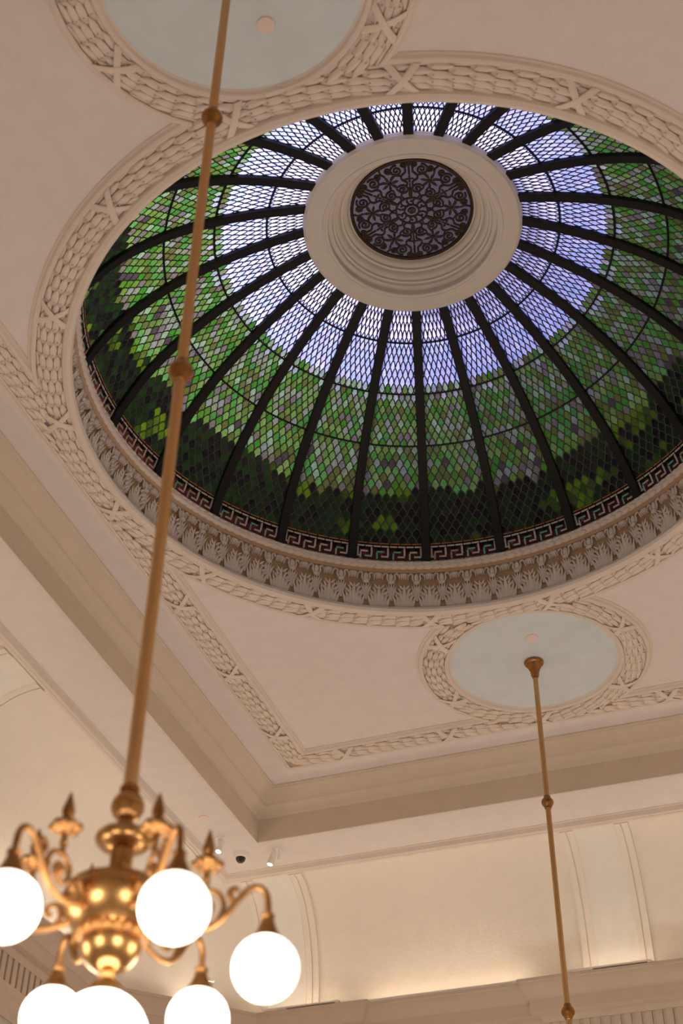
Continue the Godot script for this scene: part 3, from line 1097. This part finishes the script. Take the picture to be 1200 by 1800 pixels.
# ------------------------------------------------------------------ oculus
func build_oculus() -> void:
	var o := thing("oculus_ring", Vector3(0, 8.89 + E, 0), "stepped cream plaster ring at the crown of the glass dome", "oculus")
	var mb := MB.new()
	mb.lathe([Vector2(0.80, 0.14), Vector2(0.855, 0.125), Vector2(0.868, 0.11), Vector2(0.868, 0.055), Vector2(0.86, 0.045), Vector2(0.862, 0.035), Vector2(0.845, 0.022), Vector2(0.842, 0.014), Vector2(0.835, 0.012)], 128)
	part("outer_moulding", mb.mesh(), M.plaster_bright, o)
	mb = MB.new()
	mb.lathe([Vector2(0.835, 0.012), Vector2(0.715, 0.008), Vector2(0.712, 0.0), Vector2(0.70, -0.004), Vector2(0.69, 0.0), Vector2(0.686, 0.008), Vector2(0.672, 0.008), Vector2(0.665, 0.016)], 128)
	part("face", mb.mesh(), M.plaster_bright, o)
	mb = MB.new()
	mb.lathe([Vector2(0.665, 0.016), Vector2(0.667, 0.075), Vector2(0.65, 0.078), Vector2(0.635, 0.085), Vector2(0.628, 0.11), Vector2(0.612, 0.115), Vector2(0.61, 0.135), Vector2(0.59, 0.145), Vector2(0.575, 0.165), Vector2(0.568, 0.19), Vector2(0.55, 0.195), Vector2(0.548, 0.215), Vector2(0.53, 0.225), Vector2(0.515, 0.24), Vector2(0.508, 0.262), Vector2(0.494, 0.265), Vector2(0.49, 0.30)], 128)
	part("stepped_throat", mb.mesh(), M.plaster_bright, o)
	# lantern above, glazed at the top
	var up := Transform3D(Basis.IDENTITY, Vector3(0, 0.26, 0))
	mb = MB.new()
	mb.lathe([Vector2(0.80, -0.12), Vector2(0.80, 0.0), Vector2(0.66, 0.05), Vector2(0.58, 0.045), Vector2(0.58, 0.13)], 64)
	part("lantern_wall", mb.mesh(), M.bronze, o, up)
	mb = MB.new()
	mb.lathe([Vector2(0.0, 0.19), Vector2(0.30, 0.17), Vector2(0.59, 0.13)], 64, 0.0, TAU, 3.0)
	part("lantern_pane", mb.mesh(), glass(Color(0.036, 0.033, 0.040).linear_to_srgb()), o, up)
	build_grille()

func spiral(c: Vector2, r0: float, turns: float, a0: float, hand: float, n := 16) -> Array:
	var o := []
	for k in n:
		var u := float(k) / (n - 1)
		var a := a0 + hand * TAU * turns * u
		var r := r0 * (1.0 - 0.85 * u)
		o.append(Vector3(c.x + cos(a) * r, 0, c.y + sin(a) * r))
	return o

func polar(r: float, deg: float) -> Vector3:
	return Vector3(r * cos(deg_to_rad(deg)), 0, r * sin(deg_to_rad(deg)))

func build_grille() -> void:
	var g := thing("oculus_grille", Vector3(0, 9.15 + E, 0), "round pierced bronze grille of scrolls and six star flowers inside the oculus", "grille")
	var th := 0.0092
	var mb := MB.new()
	mb.lathe([Vector2(0.49, 0.02), Vector2(0.492, -0.012), Vector2(0.478, -0.016), Vector2(0.468, -0.008), Vector2(0.468, 0.012), Vector2(0.49, 0.02)], 96)
	part("rim", mb.mesh(), M.bronze, g)
	mb = MB.new()
	for r in [0.058, 0.125]:
		var ring := []
		for k in 37: ring.append(polar(r, k * 10.0))
		mb.tube(ring, th, 6, 1.0, false)
	mb.lathe([Vector2(0.0, -0.008), Vector2(0.028, -0.006), Vector2(0.034, 0.004)], 20)
	for k in 12:
		var a := k * 30.0
		mb.tube([polar(0.06, a), polar(0.092, a + 8), polar(0.123, a)], th * 0.9, 5)
		if k % 2 == 0: mb.ball(polar(0.092, a + 15), Vector3(0.012, 0.006, 0.012), 8, 5)
	part("rosette", mb.mesh(), M.bronze, g)
	for k in 6:
		var rot := Transform3D(Basis(Vector3.UP, deg_to_rad(60.0 * k + 14.0)), Vector3.ZERO)
		# star flower
		mb = MB.new()
		for j in 7:
			var a := TAU * j / 7.0
			var d := Vector3(cos(a), 0, sin(a))
			var c := polar(0.315, 0)
			mb.tube([c + d * 0.012, c + d * 0.035, c + d * 0.055, c + d * 0.078], [0.005, 0.0125, 0.012, 0.002], 6, 0.6)
		mb.ball(polar(0.315, 0), Vector3(0.016, 0.012, 0.016), 8, 6)
		mb.tube([polar(0.39, 0), polar(0.43, 2), polar(0.47, 0)], th, 5)
		part("star_flower", mb.mesh(), M.bronze, g, rot)
		# scrolls
		for s in [-1.0, 1.0]:
			var curls := [
				[polar(0.40, 15.5 * s), 0.052, 1.7, 0.6 * s + (0.0 if s > 0 else 0.0), -s],
				[polar(0.425, 7.0 * s), 0.030, 1.3, 2.4 * s, s],
				[polar(0.215, 15.0 * s), 0.047, 1.6, -0.4 * s, s],
				[polar(0.445, 24.5 * s), 0.028, 1.4, 1.2 * s, s],
			]
			for cu in curls:
				mb = MB.new()
				mb.tube(spiral(Vector2(cu[0].x, cu[0].z), cu[1], cu[2], cu[3], cu[4], 20), th, 6)
				var e := spiral(Vector2(cu[0].x, cu[0].z), cu[1], cu[2], cu[3], cu[4], 20)
				mb.ball(e[-1], Vector3(0.011, 0.009, 0.011), 7, 5)
				part("scroll", mb.mesh(), M.bronze, g, rot)
			mb = MB.new()
			mb.tube(spline([polar(0.125, 30 * s), polar(0.17, 27 * s), polar(0.20, 29.0 * s), polar(0.235, 24 * s), polar(0.275, 25.5 * s), polar(0.31, 19 * s), polar(0.345, 20 * s), polar(0.375, 25.5 * s), polar(0.42, 26 * s), polar(0.47, 29.5 * s)], 4), th, 6)
			mb.tube(spline([polar(0.13, 6 * s), polar(0.165, 3 * s), polar(0.185, 9 * s), polar(0.235, 4 * s), polar(0.262, 6 * s)], 4), th * 0.9, 5)
			mb.tube(spline([polar(0.34, 20 * s), polar(0.36, 12 * s), polar(0.345, 8 * s)], 4), th * 0.8, 5)
			part("tendril", mb.mesh(), M.bronze, g, rot)
		mb = MB.new()
		for s in [0, 90, 180, 270]:
			var c := polar(0.305, 30)
			var d := Vector3(cos(deg_to_rad(s + 30.0)), 0, sin(deg_to_rad(s + 30.0)))
			mb.tube([c, c + d * 0.022, c + d * 0.045], [0.006, 0.011, 0.001], 5, 0.6)
		mb.tube(spline([polar(0.125, 30), polar(0.20, 30), polar(0.26, 30)], 3), th * 0.8, 5)
		mb.tube(spline([polar(0.35, 30), polar(0.41, 30), polar(0.47, 30)], 3), th, 5)
		part("cross_leaf", mb.mesh(), M.bronze, g, rot)

# ------------------------------------------------------------------ chandeliers
const FOOT := 1.23
func turned(pts: Array, n := 28) -> ArrayMesh:
	var mb := MB.new()
	var o := []
	for q in pts: o.append(Vector2(q.x, q.y - FOOT))
	mb.lathe(o, n)
	return mb.mesh()

func bulge(c: float, r: float, h: float, neck: float, n := 12) -> Array:       # a turned bulb, top to bottom
	var o := []
	for k in n + 1:
		var a := PI * k / n
		o.append(Vector2(maxf(neck, r * sin(a)), c + h * cos(a)))
	return o

func lamp(at: Vector3, r: float, energy: float, parent: Node3D) -> void:
	var l := OmniLight3D.new()
	l.name = "lamp"
	l.light_color = Color(1.0, 0.975, 0.955)
	l.light_energy = energy
	l.light_size = r
	l.omni_range = 40.0
	l.omni_attenuation = 2.0
	l.shadow_enabled = true
	parent.add_child(l, true)
	l.position = at

func build_chandeliers() -> void:
	var c := thing("chandelier", Vector3(0, FOOT + E, CD), "brass chandelier with glowing white globes and scrolled arms, in the foreground", "chandelier", "brass chandeliers on long rods")
	# canopy and rod
	part("canopy", turned([Vector2(0.0, 6.99), Vector2(0.082, 6.99), Vector2(0.086, 6.978), Vector2(0.08, 6.965), Vector2(0.068, 6.958), Vector2(0.066, 6.945), Vector2(0.052, 6.925), Vector2(0.04, 6.89), Vector2(0.034, 6.86), Vector2(0.036, 6.85), Vector2(0.03, 6.84), Vector2(0.024, 6.82)]), M.brass_dull, c)
	var mb := MB.new()
	mb.tube([Vector3(0, 6.86 - FOOT, 0), Vector3(0, 5.0 - FOOT, 0), Vector3(0, 3.5 - FOOT, 0), Vector3(0, 2.08 - FOOT, 0)], 0.0215, 16)
	var rod := part("rod", mb.mesh(), M.rod, c)
	for y in [5.62, 3.915]:
		part("rod_knob", turned([Vector2(0.021, y + 0.06), Vector2(0.028, y + 0.055), Vector2(0.028, y + 0.045), Vector2(0.034, y + 0.035), Vector2(0.046, y + 0.018), Vector2(0.05, y), Vector2(0.046, y - 0.018), Vector2(0.034, y - 0.035), Vector2(0.028, y - 0.045), Vector2(0.028, y - 0.055), Vector2(0.021, y - 0.06)], 20), M.brass_dull, rod)
	part("stem_ball", turned([Vector2(0.022, 2.115), Vector2(0.03, 2.108), Vector2(0.03, 2.096)] + bulge(2.045, 0.05, 0.05, 0.02) + [Vector2(0.026, 1.99), Vector2(0.026, 1.982)]), M.brass, c)
	part("stem_vase", turned([Vector2(0.018, 1.995), Vector2(0.02, 1.985), Vector2(0.035, 1.978)] + bulge(1.938, 0.084, 0.038, 0.03) + [Vector2(0.036, 1.895), Vector2(0.034, 1.885)]), M.brass, c)
	part("neck", turned([Vector2(0.034, 1.90), Vector2(0.033, 1.86), Vector2(0.036, 1.838), Vector2(0.046, 1.832), Vector2(0.047, 1.822), Vector2(0.04, 1.818), Vector2(0.044, 1.806), Vector2(0.056, 1.80), Vector2(0.06, 1.79)]), M.brass, c)
	part("bowl", turned([Vector2(0.05, 1.80), Vector2(0.09, 1.796), Vector2(0.130, 1.79), Vector2(0.138, 1.784), Vector2(0.138, 1.776), Vector2(0.146, 1.768), Vector2(0.153, 1.75), Vector2(0.153, 1.732), Vector2(0.146, 1.708), Vector2(0.13, 1.682), Vector2(0.106, 1.66), Vector2(0.088, 1.65)], 40), M.brass, c)
	var bead := part("beaded_collar", turned([Vector2(0.088, 1.655), Vector2(0.093, 1.65), Vector2(0.094, 1.64), Vector2(0.088, 1.632), Vector2(0.08, 1.63)], 36), M.brass_dull, c)
	mb = MB.new()
	for k in 20: mb.ball(Vector3(cos(TAU * k / 20) * 0.093, 1.643 - FOOT, sin(TAU * k / 20) * 0.093), Vector3(0.011, 0.011, 0.011), 8, 6)
	part("beads", mb.mesh(), M.brass_dull, bead)
	part("lower_bowl", turned([Vector2(0.082, 1.634), Vector2(0.085, 1.62), Vector2(0.083, 1.60), Vector2(0.073, 1.575), Vector2(0.055, 1.555), Vector2(0.034, 1.542), Vector2(0.022, 1.536), Vector2(0.02, 1.522), Vector2(0.026, 1.516), Vector2(0.038, 1.508), Vector2(0.045, 1.492), Vector2(0.046, 1.478)], 32), M.brass, c)
	mb = MB.new()
	mb.ball(Vector3(0, 1.36 - FOOT, 0), Vector3(0.128, 0.128, 0.128), 36, 22)
	part("bottom_globe", mb.mesh(), M.globe, c)
	lamp(Vector3(0, 1.36 - FOOT, 0), 0.12, 1.08, c)
	# arms: shapes in (r, y), turned to their bearings
	var arm := MB.new()
	var p3 := func(r: float, y: float) -> Vector3: return Vector3(r, y - FOOT, 0)
	arm.tube(spline([p3.call(0.10, 1.70), p3.call(0.15, 1.675), p3.call(0.205, 1.662), p3.call(0.26, 1.668), p3.call(0.305, 1.70), p3.call(0.34, 1.748), p3.call(0.372, 1.785), p3.call(0.402, 1.793), p3.call(0.424, 1.77), p3.call(0.43, 1.725), p3.call(0.43, 1.69)], 5), 0.0098, 10)
	var arm_m := arm.mesh()
	var scr := MB.new()
	scr.tube(spline([p3.call(0.29, 1.688), p3.call(0.305, 1.735), p3.call(0.285, 1.775), p3.call(0.245, 1.782), p3.call(0.215, 1.757), p3.call(0.215, 1.722), p3.call(0.24, 1.702), p3.call(0.265, 1.713), p3.call(0.27, 1.738), p3.call(0.252, 1.752), p3.call(0.238, 1.741), p3.call(0.243, 1.728)], 4), 0.0078, 8)
	scr.ball(p3.call(0.246, 1.733), Vector3(0.014, 0.014, 0.014), 8, 6)
	scr.tube(spline([p3.call(0.17, 1.668), p3.call(0.15, 1.70), p3.call(0.165, 1.735), p3.call(0.192, 1.728), p3.call(0.19, 1.705), p3.call(0.176, 1.706)], 4), 0.008, 8)
	scr.tube(spline([p3.call(0.335, 1.74), p3.call(0.318, 1.772), p3.call(0.333, 1.79), p3.call(0.345, 1.778)], 4), [0.009, 0.009, 0.009, 0.009, 0.009, 0.009, 0.009, 0.009, 0.008, 0.008, 0.006, 0.006, 0.004], 8)
	var scr_m := scr.mesh()
	var fin := MB.new()
	var at := func(prof: Array, r: float) -> Array:
		var o := []
		for q in prof: o.append(Vector2(q.x, q.y - FOOT))
		return o
	var fc := Vector3(0.25, 0, 0)
	fin.lathe(at.call([Vector2(0.006, 1.955), Vector2(0.002, 1.972)], 0.0), 12, 0.0, TAU, 0.55, fc)
	fin.lathe(at.call([Vector2(0.002, 1.972), Vector2(0.007, 1.955), Vector2(0.015, 1.93), Vector2(0.019, 1.912), Vector2(0.016, 1.897), Vector2(0.009, 1.888), Vector2(0.016, 1.884), Vector2(0.032, 1.878), Vector2(0.04, 1.866), Vector2(0.034, 1.856), Vector2(0.018, 1.852), Vector2(0.011, 1.842), Vector2(0.009, 1.82), Vector2(0.013, 1.812), Vector2(0.009, 1.804), Vector2(0.008, 1.775)], 0.0), 16, 0.0, TAU, 0.9, fc)
	for k in 6:
		var d := Vector3(cos(TAU * k / 6), 0, sin(TAU * k / 6))
		fin.ball(fc + d * 0.034 + Vector3(0, 1.862 - FOOT, 0), Vector3(0.015, 0.013, 0.015), 8, 6)
	var fin_m := fin.mesh()
	var soc := MB.new()
	soc.lathe(at.call([Vector2(0.012, 1.715), Vector2(0.02, 1.71), Vector2(0.02, 1.702), Vector2(0.017, 1.697), Vector2(0.022, 1.68), Vector2(0.031, 1.66), Vector2(0.04, 1.646), Vector2(0.043, 1.636), Vector2(0.04, 1.63), Vector2(0.03, 1.63)], 0.0), 20, 0.0, TAU, 0.8, Vector3(0.43, 0, 0))
	var soc_m := soc.mesh()
	var gl := MB.new()
	gl.ball(p3.call(0.43, 1.556), Vector3(0.092, 0.092, 0.092), 32, 20)
	var gl_m := gl.mesh()
	for k in 6:
		var turn := Transform3D(Basis(Vector3.UP, deg_to_rad(19.5 + 60.0 * k)), Vector3.ZERO)
		var a := part("arm", arm_m, M.brass_dull, c, turn)
		part("scroll", scr_m, M.brass_dull, a)
		part("flame_finial", fin_m, M.brass_dull, a)
		part("socket", soc_m, M.brass_dull, a)
		part("globe", gl_m, M.globe, a)
		lamp(p3.call(0.43, 1.556), 0.085, 0.80, a)
	var d := c.duplicate()
	d.name = numbered("chandelier")
	add_child(d)
	d.position = Vector3(0, FOOT + E, -CD)
	d.set_meta("label", "thin brass lamp rod with two knobs hanging from the farther medallion")

# ------------------------------------------------------------------ small fittings
func uplight(at: Vector3, turn: float, length: float, energy: float, label: String) -> void:
	var u := thing("cove_uplight", at, label, "uplight", "uplights along the cornice")
	u.rotation.y = turn
	var mb := MB.new()
	mb.box(Vector3(0, 0.004, 0), Vector3(length, 0.008, 0.08))
	for s in [-1, 1]: mb.box(Vector3(0, 0.018, s * 0.036), Vector3(length, 0.022, 0.006))
	part("channel", mb.mesh(), M.white, u)
	mb = MB.new()
	mb.box(Vector3(0, 0.013, 0), Vector3(length - 0.02, 0.008, 0.05))
	part("diffuser", mb.mesh(), M.led, u)
	var l := AreaLight3D.new()
	l.name = "glow"
	l.area_size = Vector2(length - 0.04, 0.05)
	l.area_normalize_energy = true
	l.light_color = Color(1.0, 0.93, 0.83)
	l.light_energy = energy
	l.area_range = 30.0
	l.area_attenuation = 2.0
	l.shadow_enabled = true
	u.add_child(l, true)
	l.transform = Transform3D(Basis(Vector3.RIGHT, PI / 2), Vector3(0, 0.024, 0))

func build_fittings() -> void:
	var y := 5.236 + E
	for s in [-1, 1]:
		var sd := "left" if s < 0 else "right"
		uplight(Vector3(s * 1.64, y, -5.96), 0.0, 1.7, 0.27, "strip uplight on the far cornice %s of the middle arch" % sd)
		uplight(Vector3(s * 3.10, y, -5.91), 0.0, 0.8, 0.14, "strip uplight on the far cornice block in the %s corner" % sd)
		for z in [-3.55, 0.0, 3.6]:
			uplight(Vector3(s * 4.51, y, z), PI / 2, 2.4 if z else 1.2, 0.45 if z else 0.24, "strip uplight on the %s wall cornice, %s" % [sd, "far bay" if z < 0 else "middle bay" if z == 0 else "near bay"])
		for z in [-1.405, 1.405]:
			uplight(Vector3(s * 4.46, y, z), PI / 2, 0.8, 0.14, "strip uplight under the %s wall arch, %s one" % [sd, "farther" if z < 0 else "nearer"])
		uplight(Vector3(s * 4.03, y, -5.39), s * PI / 4, 1.1, 0.25, "strip uplight on the slanted %s corner cornice" % sd)
	uplight(Vector3(0.0, y, -5.91), 0.0, 0.8, 0.14, "strip uplight on the far cornice under the middle arch")
	# shallow light ledges on the blocks below the far arches
	for x in [-3.05, -0.04]:
		var t := thing("cornice_ledge", Vector3(x, 5.235 + E, -5.85), "thin cream ledge on the cornice block " + ("below the middle far arch" if x > -1 else "below the corner arch"), "ledge", "ledges below the arches")
		var mb := MB.new()
		mb.box(Vector3(0, 0.018, 0), Vector3(0.78, 0.014, 0.06), Basis.IDENTITY, 0.002)
		mb.box(Vector3(-0.27, 0.006, 0.0), Vector3(0.24, 0.012, 0.055))
		mb.box(Vector3(0.37, 0.006, 0.0), Vector3(0.04, 0.012, 0.055))
		part("ledge_plate", mb.mesh(), M.mould, t)
	# round sensors
	for e in [[0.06, 6.992, 3.012, "pale round sensor disc on the nearer medallion"], [0.07, 6.992, -3.01, "pale round sensor disc on the farther medallion"], [-3.489, 6.5485, -4.256, "small round sensor disc on the beam soffit near the corner"]]:
		var t := thing("ceiling_sensor", Vector3(e[0], e[1] + E - 0.012, e[2]), e[3], "sensor", "round ceiling sensors")
		var mb := MB.new()
		mb.lathe([Vector2(0.0, 0.0), Vector2(0.042, 0.0), Vector2(0.05, 0.003), Vector2(0.053, 0.012)], 32)
		part("cover", mb.mesh(), plaster(Color8(232, 214, 206)), t)
	# adjustable spotlights and the dome camera
	for e in [[-3.50, -4.69, "white adjustable spotlight left of the dome camera", Vector3(-0.10, -1, 0.25), 1.0], [-3.06, -5.08, "white adjustable spotlight right of the dome camera", Vector3(-0.25, -1, 0.1), -1.0]]:
		var t := thing("spotlight", Vector3(e[0], 6.5485 + E, e[1]), e[2], "spotlight", "spotlights on the beam soffit")
		var mb := MB.new()
		mb.lathe([Vector2(0.0, -0.014), Vector2(0.045, -0.013), Vector2(0.05, -0.008), Vector2(0.05, 0.0)], 24)
		part("base", mb.mesh(), M.white, t)
		mb = MB.new()
		mb.box(Vector3(-0.022 * e[4], -0.065, 0), Vector3(0.014, 0.11, 0.03), Basis.IDENTITY, 0.003)
		part("bracket", mb.mesh(), M.white, t)
		var dir: Vector3 = e[3].normalized()
		var c := Vector3(0.022 * e[4], -0.04, 0.02)
		mb = MB.new()
		mb.tube([c, c + dir * 0.008, c + dir * 0.06, c + dir * 0.063, c + dir * 0.069, c + dir * 0.072, c + dir * 0.135], [0.028, 0.032, 0.032, 0.029, 0.029, 0.032, 0.032], 20)
		part("body", mb.mesh(), M.white, t)
		mb = MB.new()
		mb.tube([c + dir * 0.134, c + dir * 0.137], 0.027, 20)
		part("lens", mb.mesh(), M.lens, t)
		var l := SpotLight3D.new()
		l.name = "beam"
		l.light_color = Color(1.0, 0.85, 0.68)
		l.light_energy = 1.5
		l.light_size = 0.025
		l.spot_angle = 28.0
		l.spot_range = 30.0
		l.spot_attenuation = 2.0
		l.shadow_enabled = true
		t.add_child(l, true)
		l.transform = Transform3D(Basis.looking_at(dir, Vector3.RIGHT), c + dir * 0.142)
	var k := thing("dome_camera", Vector3(-3.435, 6.5485 + E, -5.05), "white dome security camera with a dark bubble on the corner soffit", "camera")
	var mb := MB.new()
	mb.lathe([Vector2(0.0, -0.05), Vector2(0.055, -0.05), Vector2(0.066, -0.044), Vector2(0.075, -0.015), Vector2(0.077, 0.0)], 32)
	part("housing", mb.mesh(), M.white, k)
	mb = MB.new()
	mb.lathe([Vector2(0.05, -0.048), Vector2(0.049, -0.062), Vector2(0.042, -0.08), Vector2(0.028, -0.094), Vector2(0.012, -0.10), Vector2(0.0, -0.101)], 24)
	part("bubble", mb.mesh(), M.black, k)
